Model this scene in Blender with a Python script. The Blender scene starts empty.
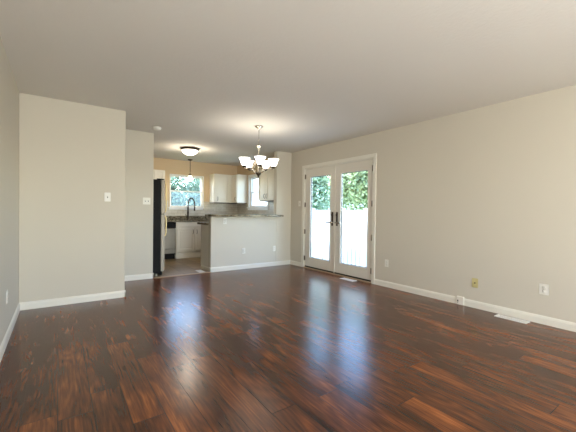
import bpy, bmesh, math, random
from mathutils import Vector, Matrix
sc = bpy.context.scene
C = sc.collection

# ------------------------------------------------------------------ camera
F, YAW, PITCH, ROLL, HC = 321.68, 0.6197, -0.0124, 0.0127, 1.1453
fwd = Vector((math.sin(YAW)*math.cos(PITCH), math.cos(YAW)*math.cos(PITCH), math.sin(PITCH)))
right = Vector((math.cos(YAW), -math.sin(YAW), 0)); up = right.cross(fwd)
r_ = right*math.cos(ROLL) + up*math.sin(ROLL); u_ = -right*math.sin(ROLL) + up*math.cos(ROLL)
cd = bpy.data.cameras.new('camera'); cam = bpy.data.objects.new('camera', cd); C.objects.link(cam)
cd.sensor_width = 36; cd.lens = F/576*36; cd.clip_start = 0.02; cd.clip_end = 200
m = Matrix((r_, u_, -fwd)).transposed().to_4x4(); m.translation = Vector((0, 0, HC)); cam.matrix_world = m
sc.camera = cam

# ------------------------------------------------------------------ light
sc.view_settings.view_transform = 'Standard'; sc.view_settings.look = 'None'
sc.view_settings.gamma = 1; sc.view_settings.exposure = 0.24; sc.view_settings.use_curve_mapping = False
W = bpy.data.worlds.new('sky'); sc.world = W; W.use_nodes = True
wn = W.node_tree; wn.nodes.clear()
wo = wn.nodes.new('ShaderNodeOutputWorld'); bg = wn.nodes.new('ShaderNodeBackground')
sky = wn.nodes.new('ShaderNodeTexSky'); sky.sky_type = 'NISHITA'; sky.sun_disc = False
sky.sun_elevation = math.radians(50); sky.sun_rotation = math.radians(270); sky.dust_density = .4; sky.ozone_density = 3.0
wn.links.new(sky.outputs[0], bg.inputs[0]); wn.links.new(bg.outputs[0], wo.inputs[0])
bg.inputs[1].default_value = 2.2
def sunlamp():
    d = bpy.data.lights.new('sun', 'SUN'); d.energy = 6.0; d.angle = math.radians(2); d.color = (1, .93, .78)
    o = bpy.data.objects.new('sun', d); C.objects.link(o)
    o.rotation_euler = Vector((-1.0, 0.02, 1.15)).to_track_quat('Z', 'Y').to_euler()
sunlamp()
def area(name, loc, target, sx, sy, power, col):
    d = bpy.data.lights.new(name, 'AREA'); d.shape = 'RECTANGLE'; d.size = sx; d.size_y = sy; d.energy = power; d.color = col
    o = bpy.data.objects.new(name, d); C.objects.link(o); o.location = loc
    o.rotation_euler = (Vector(loc)-Vector(target)).to_track_quat('Z', 'Y').to_euler()
    return o
# unseen area light added in the rear opening to fill the room like daylight
area('rear_fill_light', (1.9, -5.06, 1.45), (1.9, 3.0, 1.45), 3.0, 1.6, 80, (.95, .965, 1.0))
# fill light added behind the camera, aimed up to brighten the ceiling, no fitting
area('ceiling_fill_light', (1.0, -2.5, .4), (1.0, -1.3, 2.44), 2.4, 2.6, 285, (.94, .975, .97))
def portal(loc, target, sx, sy):
    o = area('daylight_portal', loc, target, sx, sy, 1, (1, 1, 1)); o.data.cycles.is_portal = True
portal((4.157+.16, 4.345, 1.03), (0, 4.345, 1.03), 1.74, 2.0)
portal((2.72, 8.35+.17, 1.64), (2.72, 0, 1.64), .84, .82)
portal((4.157+.16, 7.15, 1.655), (0, 7.15, 1.655), .9, .8)
cy = sc.cycles
cy.use_adaptive_sampling = False; cy.sample_clamp_indirect = 4.0; cy.caustics_reflective = False; cy.caustics_refractive = False
cy.max_bounces = 10; cy.diffuse_bounces = 6; cy.use_denoising = True; cy.denoising_prefilter = 'ACCURATE'; cy.blur_glossy = 0.5
def bulb(loc, power, col, rad=0.03, name='bulb_light'):
    d = bpy.data.lights.new(name, 'POINT'); d.energy = power; d.color = col; d.shadow_soft_size = rad
    o = bpy.data.objects.new(name, d); C.objects.link(o); o.location = loc
    return o
WARM = (1.0, .87, .70)

# ------------------------------------------------------------------ materials
def srgb(*c):
    f = lambda v: (v/12.92 if v <= .04045 else ((v+.055)/1.055)**2.4)
    return tuple(f(v/255) for v in c) + (1,)
def mat(name, col, rough=.5, metal=0, spec=.5, var=0.0, vscale=8, bump=0.0, bscale=60, emit=None, estr=0, coat=0):
    M = bpy.data.materials.new(name); M.use_nodes = True; nt = M.node_tree
    b = nt.nodes['Principled BSDF']
    b.inputs['Base Color'].default_value = col; b.inputs['Roughness'].default_value = rough
    b.inputs['Metallic'].default_value = metal; b.inputs['Specular IOR Level'].default_value = spec
    b.inputs['Coat Weight'].default_value = coat
    tc = nt.nodes.new('ShaderNodeTexCoord')
    if var > 0:
        n = nt.nodes.new('ShaderNodeTexNoise'); n.inputs['Scale'].default_value = vscale; n.inputs['Detail'].default_value = 4
        nt.links.new(tc.outputs['Object'], n.inputs['Vector'])
        mx = nt.nodes.new('ShaderNodeMixRGB'); mx.inputs[1].default_value = tuple(c*(1-var) for c in col[:3])+(1,)
        mx.inputs[2].default_value = tuple(min(1, c*(1+var)) for c in col[:3])+(1,)
        nt.links.new(n.outputs[0], mx.inputs[0]); nt.links.new(mx.outputs[0], b.inputs['Base Color'])
    if bump > 0:
        n = nt.nodes.new('ShaderNodeTexNoise'); n.inputs['Scale'].default_value = bscale; n.inputs['Detail'].default_value = 3
        nt.links.new(tc.outputs['Object'], n.inputs['Vector'])
        bp = nt.nodes.new('ShaderNodeBump'); bp.inputs['Strength'].default_value = bump; bp.inputs['Distance'].default_value = .004
        nt.links.new(n.outputs[0], bp.inputs['Height']); nt.links.new(bp.outputs[0], b.inputs['Normal'])
    if emit:
        b.inputs['Emission Color'].default_value = emit; b.inputs['Emission Strength'].default_value = estr
    return M
M = {}
M['paint'] = mat('greige_wall_paint', srgb(204, 197, 182), .75, spec=.25, var=.015, vscale=1.5, bump=.12, bscale=90)
M['ceil'] = mat('ceiling_paint', srgb(221, 217, 209), .9, spec=.1, var=.02, vscale=1.2, bump=.5, bscale=35)
M['tan'] = mat('tan_kitchen_paint', srgb(204, 182, 150), .75, spec=.25, var=.015, vscale=1.5, bump=.1, bscale=90)
M['trim'] = mat('white_trim_paint', srgb(226, 222, 210), .4, var=.01)
M['doorp'] = mat('door_paint', srgb(216, 210, 198), .4, var=.01)
M['cab'] = mat('white_cabinet_paint', srgb(222, 216, 201), .38, var=.01)
M['vinyl'] = mat('white_vinyl', srgb(236, 236, 232), .4, var=.01)
M['plate'] = mat('switch_plate_plastic', srgb(232, 229, 219), .35, var=.01)
M['ivory'] = mat('ivory_plastic', srgb(205, 192, 135), .4, var=.02)
M['dark'] = mat('dark_slot', srgb(40, 36, 30), .6, var=.05)
M['black'] = mat('black_appliance_enamel', srgb(15, 13, 11), .6, spec=.15, var=.1, vscale=20, bump=.05)
M['blackgl'] = mat('black_gloss_panel', srgb(16, 16, 17), .15, var=.05)
M['steel'] = mat('stainless_steel', srgb(120, 113, 102), .42, metal=1, var=.04, vscale=3)
M['nickel'] = mat('brushed_nickel', srgb(190, 180, 165), .25, metal=1, var=.04)
M['brass'] = mat('warm_satin_metal', srgb(205, 180, 130), .35, metal=.6, var=.04)
M['slot'] = mat('receptacle_slot', srgb(120, 112, 100), .6, var=.05)
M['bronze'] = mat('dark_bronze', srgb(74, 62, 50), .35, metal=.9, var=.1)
M['hinge'] = mat('aged_hinge_metal', srgb(112, 100, 84), .4, metal=.8, var=.1)
M['sill'] = mat('oak_transition_strip', srgb(178, 155, 128), .45, var=.08, vscale=12)
M['shade'] = mat('frosted_lit_glass', srgb(250, 245, 235), .4, emit=(1, .93, .82, 1), estr=4.0)
M['bowl'] = mat('lit_bowl_glass', srgb(250, 245, 235), .4, emit=(1, .93, .80, 1), estr=3.0)
M['pshade'] = mat('amber_lit_glass', srgb(250, 235, 200), .4, emit=(1, .82, .5, 1), estr=3.0)
M['fence'] = mat('white_vinyl_fence', srgb(230, 229, 224), .5, var=.01)
M['ground'] = mat('pale_concrete', srgb(200, 196, 188), .9, var=.06, vscale=3)
M['lawn'] = mat('lawn', srgb(96, 120, 62), .95, var=.3, vscale=4)
M['siding'] = mat('white_siding', srgb(235, 235, 232), .6, var=.02)
M['roof'] = mat('grey_roof_shingles', srgb(120, 116, 112), .9, var=.15, vscale=10)
M['bark'] = mat('bark', srgb(96, 78, 66), .9, var=.25, vscale=9, bump=.5, bscale=20)
M['bluewin'] = mat('blue_window_glass', srgb(90, 130, 165), .15, var=.05)
M['masonry'] = mat('outer_wall_render', srgb(214, 208, 196), .85, var=.03, vscale=3)

def leaf_mat(name, a, b_, c):
    Mt = bpy.data.materials.new(name); Mt.use_nodes = True; nt = Mt.node_tree; b = nt.nodes['Principled BSDF']
    geo = nt.nodes.new('ShaderNodeTexCoord')
    n = nt.nodes.new('ShaderNodeTexNoise'); n.inputs['Scale'].default_value = 1.6; n.inputs['Detail'].default_value = 5; n.inputs['Roughness'].default_value = .7
    nt.links.new(geo.outputs['Object'], n.inputs['Vector'])
    r = nt.nodes.new('ShaderNodeValToRGB'); e = r.color_ramp.elements
    e[0].position = .35; e[0].color = a; e[1].position = .65; e[1].color = c
    x = e.new(.5); x.color = b_
    nt.links.new(n.outputs[0], r.inputs[0]); nt.links.new(r.outputs[0], b.inputs['Base Color'])
    b.inputs['Roughness'].default_value = .5; b.inputs['Specular IOR Level'].default_value = .3
    tr = nt.nodes.new('ShaderNodeBsdfTranslucent'); nt.links.new(r.outputs[0], tr.inputs[0])
    mx = nt.nodes.new('ShaderNodeMixShader'); mx.inputs[0].default_value = .35
    nt.links.new(b.outputs[0], mx.inputs[1]); nt.links.new(tr.outputs[0], mx.inputs[2])
    nt.links.new(mx.outputs[0], nt.nodes['Material Output'].inputs[0])
    return Mt
M['leaf_blue'] = leaf_mat('blue_green_leaves', srgb(112, 132, 114), srgb(168, 188, 166), srgb(212, 222, 204))
M['leaf_yellow'] = leaf_mat('yellow_green_leaves', srgb(92, 108, 78), srgb(146, 157, 112), srgb(192, 197, 154))
M['leaf_pale'] = leaf_mat('pale_green_leaves', srgb(72, 92, 70), srgb(112, 128, 102), srgb(160, 170, 142))

def glass_mat(name, haze=0.0):
    Mt = bpy.data.materials.new(name); Mt.use_nodes = True; nt = Mt.node_tree; nt.nodes.clear()
    o = nt.nodes.new('ShaderNodeOutputMaterial'); t = nt.nodes.new('ShaderNodeBsdfTransparent'); g = nt.nodes.new('ShaderNodeBsdfGlossy')
    g.inputs['Roughness'].default_value = .02; t.inputs[0].default_value = (.97, .985, .98, 1)
    lw = nt.nodes.new('ShaderNodeLayerWeight'); pw = nt.nodes.new('ShaderNodeMath'); pw.operation = 'POWER'; pw.inputs[1].default_value = 5
    ad = nt.nodes.new('ShaderNodeMath'); ad.operation = 'MULTIPLY_ADD'; ad.inputs[1].default_value = .9; ad.inputs[2].default_value = .03
    nt.links.new(lw.outputs['Facing'], pw.inputs[0]); nt.links.new(pw.outputs[0], ad.inputs[0])
    mx = nt.nodes.new('ShaderNodeMixShader')
    nt.links.new(ad.outputs[0], mx.inputs[0]); nt.links.new(t.outputs[0], mx.inputs[1]); nt.links.new(g.outputs[0], mx.inputs[2])
    nt.links.new(mx.outputs[0], o.inputs[0])
    return Mt
M['glass'] = glass_mat('window_glass')
def screen_mat(name, op):
    Mt = bpy.data.materials.new(name); Mt.use_nodes = True; nt = Mt.node_tree; nt.nodes.clear()
    o = nt.nodes.new('ShaderNodeOutputMaterial'); t = nt.nodes.new('ShaderNodeBsdfTransparent')
    d = nt.nodes.new('ShaderNodeBsdfTranslucent'); d.inputs[0].default_value = (.75, .8, .8, 1)
    mx = nt.nodes.new('ShaderNodeMixShader'); mx.inputs[0].default_value = op
    nt.links.new(t.outputs[0], mx.inputs[1]); nt.links.new(d.outputs[0], mx.inputs[2]); nt.links.new(mx.outputs[0], o.inputs[0])
    return Mt
M['screen'] = screen_mat('insect_screen_mesh', .07)

# ---- node helpers
def math_n(nt, op, a, b=None, c=None):
    n = nt.nodes.new('ShaderNodeMath'); n.operation = op
    for i, v in enumerate((a, b, c)):
        if v is None: continue
        if isinstance(v, (int, float)): n.inputs[i].default_value = v
        else: nt.links.new(v, n.inputs[i])
    return n.outputs[0]
def ramp(nt, fac, stops):
    r = nt.nodes.new('ShaderNodeValToRGB'); e = r.color_ramp.elements
    e[0].position, e[0].color = stops[0]; e[1].position, e[1].color = stops[-1]
    for p_, c_ in stops[1:-1]:
        x = e.new(p_); x.color = c_
    nt.links.new(fac, r.inputs[0]); return r.outputs[0]
def wood_floor():
    Mt = bpy.data.materials.new('dark_plank_wood'); Mt.use_nodes = True; nt = Mt.node_tree; b = nt.nodes['Principled BSDF']
    tc = nt.nodes.new('ShaderNodeTexCoord'); sp = nt.nodes.new('ShaderNodeSeparateXYZ'); nt.links.new(tc.outputs['Object'], sp.inputs[0])
    X, Y = sp.outputs[0], sp.outputs[1]
    PW, PL = .165, 1.21
    xr = math_n(nt, 'DIVIDE', X, PW); row = math_n(nt, 'FLOOR', xr); fx = math_n(nt, 'FRACT', xr)
    wn1 = nt.nodes.new('ShaderNodeTexWhiteNoise'); wn1.noise_dimensions = '1D'; nt.links.new(row, wn1.inputs['W'])
    yr = math_n(nt, 'ADD', math_n(nt, 'DIVIDE', Y, PL), math_n(nt, 'MULTIPLY', wn1.outputs[0], 7.3))
    pl = math_n(nt, 'FLOOR', yr); fy = math_n(nt, 'FRACT', yr)
    cv = nt.nodes.new('ShaderNodeCombineXYZ'); nt.links.new(row, cv.inputs[0]); nt.links.new(pl, cv.inputs[1])
    wn2 = nt.nodes.new('ShaderNodeTexWhiteNoise'); wn2.noise_dimensions = '3D'; nt.links.new(cv.outputs[0], wn2.inputs[0])
    tone = wn2.outputs[0]
    # per plank offset of the grain
    off = math_n(nt, 'MULTIPLY', tone, 37.0)
    def grain(sx, sy, scale, detail, rough, dist=0.0):
        c = nt.nodes.new('ShaderNodeCombineXYZ')
        nt.links.new(math_n(nt, 'MULTIPLY_ADD', X, sx, off), c.inputs[0])
        nt.links.new(math_n(nt, 'MULTIPLY_ADD', Y, sy, off), c.inputs[1]); nt.links.new(off, c.inputs[2])
        n = nt.nodes.new('ShaderNodeTexNoise'); n.inputs['Scale'].default_value = scale; n.inputs['Detail'].default_value = detail
        n.inputs['Roughness'].default_value = rough; n.inputs['Distortion'].default_value = dist
        nt.links.new(c.outputs[0], n.inputs['Vector']); return n.outputs[0], c.outputs[0]
    blot, _ = grain(1.0, .26, 7.0, 3, .5, .3)
    fine, _ = grain(1.0, .045, 110, 4, .6)
    mid, _ = grain(1.0, .07, 34, 4, .6, .35)
    # cathedral rings
    g0, vec = grain(1.0, .16, 6, 1.5, .5, .2)
    rings = math_n(nt, 'MULTIPLY_ADD', math_n(nt, 'SINE', math_n(nt, 'MULTIPLY', g0, 90.0)), .5, .5)
    v = math_n(nt, 'MULTIPLY', blot, 1.1)
    v = math_n(nt, 'MULTIPLY_ADD', tone, .19, v)
    v = math_n(nt, 'MULTIPLY_ADD', mid, .42, v)
    v = math_n(nt, 'MULTIPLY_ADD', fine, .75, v)
    v = math_n(nt, 'MULTIPLY_ADD', rings, .13, v)
    v = math_n(nt, 'MULTIPLY_ADD', v, .9, -.68)
    col = ramp(nt, v, [(.05, srgb(38, 22, 14)), (.33, srgb(74, 42, 25)), (.55, srgb(102, 58, 32)), (.72, srgb(134, 76, 39)), (.95, srgb(176, 106, 56))])
    # seams
    ex = math_n(nt, 'MINIMUM', fx, math_n(nt, 'SUBTRACT', 1.0, fx)); ey = math_n(nt, 'MINIMUM', fy, math_n(nt, 'SUBTRACT', 1.0, fy))
    sx_ = math_n(nt, 'MULTIPLY', ex, PW); sy_ = math_n(nt, 'MULTIPLY', ey, PL)
    s = math_n(nt, 'MINIMUM', sx_, sy_)
    seam = math_n(nt, 'SMOOTH_MIN', math_n(nt, 'DIVIDE', s, .003), 1.0, .1)
    mx = nt.nodes.new('ShaderNodeMixRGB'); mx.inputs[1].default_value = srgb(22, 14, 10)
    nt.links.new(seam, mx.inputs[0]); nt.links.new(col, mx.inputs[2]); nt.links.new(mx.outputs[0], b.inputs['Base Color'])
    rg = math_n(nt, 'MULTIPLY_ADD', mid, .08, .19); nt.links.new(rg, b.inputs['Roughness'])
    b.inputs['Specular IOR Level'].default_value = .42
    h = math_n(nt, 'ADD', math_n(nt, 'MULTIPLY', mid, .8), math_n(nt, 'MULTIPLY', fine, .5)); h = math_n(nt, 'ADD', h, seam)
    bp = nt.nodes.new('ShaderNodeBump'); bp.inputs['Strength'].default_value = .12; bp.inputs['Distance'].default_value = .0012
    nt.links.new(h, bp.inputs['Height']); nt.links.new(bp.outputs[0], b.inputs['Normal'])
    return Mt
M['wood'] = wood_floor()
def brick(name, c1, c2, mortar, bw, bh, ms, rough, axes, offset=.5, bump=.3):
    Mt = bpy.data.materials.new(name); Mt.use_nodes = True; nt = Mt.node_tree; b = nt.nodes['Principled BSDF']
    tc = nt.nodes.new('ShaderNodeTexCoord'); sp = nt.nodes.new('ShaderNodeSeparateXYZ'); nt.links.new(tc.outputs['Object'], sp.inputs[0])
    cb = nt.nodes.new('ShaderNodeCombineXYZ')
    nt.links.new(sp.outputs[axes[0]], cb.inputs[0]); nt.links.new(sp.outputs[axes[1]], cb.inputs[1])
    t = nt.nodes.new('ShaderNodeTexBrick'); t.offset = offset
    t.inputs['Scale'].default_value = 1; t.inputs['Brick Width'].default_value = bw; t.inputs['Row Height'].default_value = bh
    t.inputs['Mortar Size'].default_value = ms; t.inputs['Color1'].default_value = c1; t.inputs['Color2'].default_value = c2; t.inputs['Mortar'].default_value = mortar
    nt.links.new(cb.outputs[0], t.inputs['Vector'])
    n = nt.nodes.new('ShaderNodeTexNoise'); n.inputs['Scale'].default_value = 5; n.inputs['Detail'].default_value = 5; nt.links.new(tc.outputs['Object'], n.inputs['Vector'])
    mx = nt.nodes.new('ShaderNodeMixRGB'); mx.blend_type = 'OVERLAY'; mx.inputs[0].default_value = .4
    nt.links.new(t.outputs[0], mx.inputs[1]); nt.links.new(n.outputs[0], mx.inputs[2]); nt.links.new(mx.outputs[0], b.inputs['Base Color'])
    b.inputs['Roughness'].default_value = rough
    bp = nt.nodes.new('ShaderNodeBump'); bp.invert = True; bp.inputs['Strength'].default_value = bump; bp.inputs['Distance'].default_value = .002
    nt.links.new(t.outputs[1], bp.inputs['Height']); nt.links.new(bp.outputs[0], b.inputs['Normal'])
    return Mt
M['tile'] = brick('brown_floor_tile', srgb(148, 124, 88), srgb(120, 99, 70), srgb(88, 75, 54), .31, .31, .006, .35, (0, 1), offset=0)
M['splash_x'] = brick('backsplash_tile_back', srgb(208, 200, 184), srgb(196, 187, 170), srgb(178, 168, 150), .15, .06, .003, .25, (0, 2))
M['splash_y'] = brick('backsplash_tile_side', srgb(208, 200, 184), srgb(196, 187, 170), srgb(178, 168, 150), .15, .06, .003, .25, (1, 2))
def granite():
    Mt = bpy.data.materials.new('speckled_granite'); Mt.use_nodes = True; nt = Mt.node_tree; b = nt.nodes['Principled BSDF']
    tc = nt.nodes.new('ShaderNodeTexCoord')
    v = nt.nodes.new('ShaderNodeTexVoronoi'); v.inputs['Scale'].default_value = 75; nt.links.new(tc.outputs['Object'], v.inputs['Vector'])
    n = nt.nodes.new('ShaderNodeTexNoise'); n.inputs['Scale'].default_value = 16; n.inputs['Detail'].default_value = 6; nt.links.new(tc.outputs['Object'], n.inputs['Vector'])
    bw = nt.nodes.new('ShaderNodeRGBToBW'); nt.links.new(v.outputs['Color'], bw.inputs[0])
    f = math_n(nt, 'MULTIPLY_ADD', bw.outputs[0], .5, math_n(nt, 'MULTIPLY', n.outputs[0], .6))
    c = ramp(nt, f, [(.32, srgb(42, 37, 28)), (.46, srgb(84, 75, 58)), (.6, srgb(122, 111, 88)), (.78, srgb(170, 159, 134))])
    nt.links.new(c, b.inputs['Base Color']); b.inputs['Roughness'].default_value = .15
    return Mt
M['granite'] = granite()

# ------------------------------------------------------------------ mesh helpers
class MB:
    """collects shapes into one mesh"""
    def __init__(s): s.bm = bmesh.new()
    def box(s, x0, x1, y0, y1, z0, z1, bev=0, seg=1, mtx=None):
        x0, x1 = sorted((x0, x1)); y0, y1 = sorted((y0, y1)); z0, z1 = sorted((z0, z1))
        b = bmesh.new(); bmesh.ops.create_cube(b, size=1)
        for v in b.verts:
            v.co = Vector((x0 if v.co.x < 0 else x1, y0 if v.co.y < 0 else y1, z0 if v.co.z < 0 else z1))
        if bev: bmesh.ops.bevel(b, geom=list(b.edges), offset=bev, segments=seg, affect='EDGES')
        s._merge(b, mtx); return s
    def _merge(s, b, mtx=None):
        if mtx is not None: bmesh.ops.transform(b, matrix=mtx, verts=b.verts)
        t = bpy.data.meshes.new('t'); b.to_mesh(t); b.free(); s.bm.from_mesh(t); bpy.data.meshes.remove(t)
    def lathe(s, prof, cx=0, cy=0, cz=0, n=28, mtx=None, close=True):
        b = bmesh.new(); rings = []
        for r, z in prof:
            if r < 1e-6: rings.append([b.verts.new((0, 0, z))])
            else: rings.append([b.verts.new((r*math.cos(2*math.pi*i/n), r*math.sin(2*math.pi*i/n), z)) for i in range(n)])
        for a, c in zip(rings, rings[1:]):
            for i in range(n):
                j = (i+1) % n
                if len(a) == 1 and len(c) == 1: continue
                if len(a) == 1: b.faces.new((a[0], c[j], c[i]))
                elif len(c) == 1: b.faces.new((a[i], a[j], c[0]))
                else: b.faces.new((a[i], a[j], c[j], c[i]))
        if close:
            for rr in (rings[0], rings[-1]):
                if len(rr) > 1: b.faces.new(rr)
        bmesh.ops.recalc_face_normals(b, faces=b.faces)
        for f in b.faces: f.smooth = True
        mt = Matrix.Translation((cx, cy, cz))
        s._merge(b, mt if mtx is None else mtx @ mt); return s
    def tube(s, pts, r, n=10, smooth=True):
        pts = [Vector(p) for p in pts]; b = bmesh.new(); rings = []
        rs = r if isinstance(r, (list, tuple)) else [r]*len(pts)
        ref = None
        for i, p in enumerate(pts):
            t = (pts[min(i+1, len(pts)-1)]-pts[max(i-1, 0)]).normalized()
            if ref is None: ref = Vector((0, 0, 1)) if abs(t.z) < .9 else Vector((1, 0, 0))
            a = t.cross(ref).normalized(); c = a.cross(t).normalized(); ref = c
            rings.append([b.verts.new(p+a*rs[i]*math.cos(2*math.pi*k/n)+c*rs[i]*math.sin(2*math.pi*k/n)) for k in range(n)])
        for a, c in zip(rings, rings[1:]):
            for k in range(n): b.faces.new((a[k], a[(k+1) % n], c[(k+1) % n], c[k]))
        b.faces.new(rings[0]); b.faces.new(rings[-1])
        bmesh.ops.recalc_face_normals(b, faces=b.faces)
        if smooth:
            for f in b.faces: f.smooth = len(f.verts) == 4
        s._merge(b); return s
    def build(s, name, mt, parent=None, kind=None):
        bmesh.ops.recalc_face_normals(s.bm, faces=s.bm.faces)
        me = bpy.data.meshes.new(name); s.bm.to_mesh(me); s.bm.free(); me.materials.append(mt)
        o = bpy.data.objects.new(name, me); C.objects.link(o)
        if parent: o.parent = parent; o.matrix_parent_inverse = Matrix.Translation(-parent.matrix_world_loc) if False else Matrix.Identity(4)
        if kind: o['kind'] = kind
        return o
def curve(pts, n=8):
    """Catmull-Rom through the points"""
    P = [Vector(p) for p in pts]; P = [P[0]*2-P[1]] + P + [P[-1]*2-P[-2]]; out = []
    for i in range(1, len(P)-2):
        for k in range(n):
            t = k/n; a, b, c, d = P[i-1], P[i], P[i+1], P[i+2]
            out.append(.5*((2*b)+(c-a)*t+(2*a-5*b+4*c-d)*t*t+(3*b-a-3*c+d)*t**3))
    out.append(P[-2]); return out
def tag(o, label, cat=None, group=None, kind=None):
    if label: o['label'] = label
    if cat: o['category'] = cat
    if group: o['group'] = group
    if kind: o['kind'] = kind
    return o
def thing(name, label, cat, loc=(0, 0, 0), rz=0, group=None):
    """an Empty at the thing's base; parts are built in its local space"""
    o = bpy.data.objects.new(name, None); C.objects.link(o); o.location = loc; o.rotation_euler = (0, 0, rz)
    o.empty_display_size = .05
    return tag(o, label, cat, group)
def structure(name, loc=(0, 0, 0), rz=0):
    o = bpy.data.objects.new(name, None); C.objects.link(o); o.location = loc; o.rotation_euler = (0, 0, rz); o['kind'] = 'structure'
    return o
def copy_tree(o, parent=None):
    c = o.copy(); C.objects.link(c)
    if parent: c.parent = parent
    for ch in list(o.children): copy_tree(ch, c)
    return c

# ------------------------------------------------------------------ dimensions
XL, XR = -.361, 4.157          # left and right wall faces
YA, YD, YK, YR = 4.683, 5.72, 8.35, -5.0
XB, XC, XD, XS = .713, 1.297, 2.318, 3.775
H = 2.44
S = 'structure'
# ------------------------------------------------------------------ shell
MB().box(XL-.12, XR+.12, YR-.12, YD+.0, -.12, 0).build('floor', M['wood'], kind=S)
MB().box(.6, XR+.12, YD+.0, YK+.15, -.12, 0).build('floor_kitchen', M['tile'], kind=S)
MB().box(XL-.15, XR+.25, YR-.15, YK+.25, H, H+.2).build('ceiling', M['ceil'], kind=S)
MB().box(XL-.12, XL, YR-.12, YA+1.2, 0, H).build('wall_left', M['paint'], kind=S)
MB().box(XL, XB, YA, YA+1.2, 0, H, bev=.004).build('wall_block', M['paint'], kind=S)
MB().box(XB, XC, YD, YD+.115, 0, H, bev=.004).build('wall_partition', M['paint'], kind=S)
MB().box(.65, .75, YD+.115, YK, 0, H).build('wall_kitchen_left', M['tan'], kind=S)
MB().box(XD, XS, YD, YD+.115, 0, 1.043, bev=.003).build('wall_half', M['paint'], kind=S)
MB().box(XS, XR, YD, YD+.115, 0, H, bev=.003).build('wall_stub', M['paint'], kind=S)
# right wall with the french door opening (living room part, then kitchen part with window)
DY0, DY1, DZ = 3.455, 5.235, 2.045
w = MB(); w.box(XR, XR+.14, YR-.12, DY0, 0, H).box(XR, XR+.14, DY1, YD+.06, 0, H).box(XR, XR+.14, DY0, DY1, DZ, H)
w.build('wall_right', M['paint'], kind=S)
W2Y0, W2Y1, W2Z0, W2Z1 = 6.70, 7.60, 1.26, 2.05
w = MB(); w.box(XR, XR+.14, YD+.06, W2Y0, 0, H).box(XR, XR+.14, W2Y1, YK+.15, 0, H).box(XR, XR+.14, W2Y0, W2Y1, 0, W2Z0).box(XR, XR+.14, W2Y0, W2Y1, W2Z1, H)
w.build('wall_kitchen_right', M['tan'], kind=S)
W1X0, W1X1, W1Z0, W1Z1 = 2.295, 3.135, 1.232, 2.05
w = MB(); w.box(.65, W1X0, YK, YK+.15, 0, H).box(W1X1, XR, YK, YK+.15, 0, H).box(W1X0, W1X1, YK, YK+.15, 0, W1Z0).box(W1X0, W1X1, YK, YK+.15, W1Z1, H)
w.build('wall_back', M['tan'], kind=S)
# rear wall behind the camera with a wide opening put in for the fill light
RX0, RX1, RZ0, RZ1 = .35, 3.45, .6, 2.28
w = MB(); w.box(XL, RX0, YR-.12, YR, 0, H).box(RX1, XR, YR-.12, YR, 0, H).box(RX0, RX1, YR-.12, YR, 0, RZ0).box(RX0, RX1, YR-.12, YR, RZ1, H)
w.build('wall_rear', M['paint'], kind=S)

def baseboard(name, runs):
    """runs: (axis, fixed face coordinate, outward sign, a, b)"""
    o = MB()
    prof = [(0, 0), (.013, 0), (.013, .062), (.010, .072), (.006, .082), (.0, .088)]
    for ax, face, sg, a, b in runs:
        bm = bmesh.new(); L = []
        for t in (a, b):
            L.append([bm.verts.new((face+sg*d, t, z) if ax == 'X' else (t, face+sg*d, z)) for d, z in prof])
        n = len(prof)
        for i in range(n): bm.faces.new((L[0][i], L[0][(i+1) % n], L[1][(i+1) % n], L[1][i]))
        bm.faces.new(L[0]); bm.faces.new(L[1][::-1]); o._merge(bm)
    return o.build(name, M['trim'], kind=S)
baseboard('baseboard_left', [('X', XL, 1, YR, YA)])
baseboard('baseboard_block', [('Y', YA, -1, XL, XB+.013), ('X', XB, 1, YA-.013, YD)])
baseboard('baseboard_partition', [('Y', YD, -1, XB, XC+.013), ('X', XC, 1, YD-.013, YD+.115)])
baseboard('baseboard_half_wall', [('Y', YD, -1, XD-.013, XR), ('X', XD, -1, YD-.013, YD+.115)])
baseboard('baseboard_right', [('X', XR, -1, YR, 1.982), ('X', XR, -1, 2.078, 3.392), ('X', XR, -1, 5.312, YD)])
baseboard('baseboard_rear', [('Y', YR, 1, XL, XR)])
# metal/wood transition strip between planks and tile
MB().box(XC, XD, YD-.035, YD+.035, 0, .008, bev=.003).build('trim_1', M['sill'], kind=S)
# door casing
c = MB(); c.box(XR-.018, XR, 3.392, 3.455, 0, 2.045, bev=.003).box(XR-.018, XR, 5.235, 5.312, 0, 2.045, bev=.003).box(XR-.0185, XR, 3.390, 5.314, 2.0455, 2.108, bev=.003)
# jamb lining
c.box(XR, XR+.14, 3.455, 3.472, 0, 2.045).box(XR, XR+.14, 5.218, 5.235, 0, 2.045).box(XR, XR+.14, 3.472, 5.218, 2.031, 2.045)
c.build('trim_2', M['trim'], kind=S)
MB().box(XR-.03, XR+.14, 3.472, 5.218, 0, .018, bev=.004).build('trim_3', M['sill'], kind=S)

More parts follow.
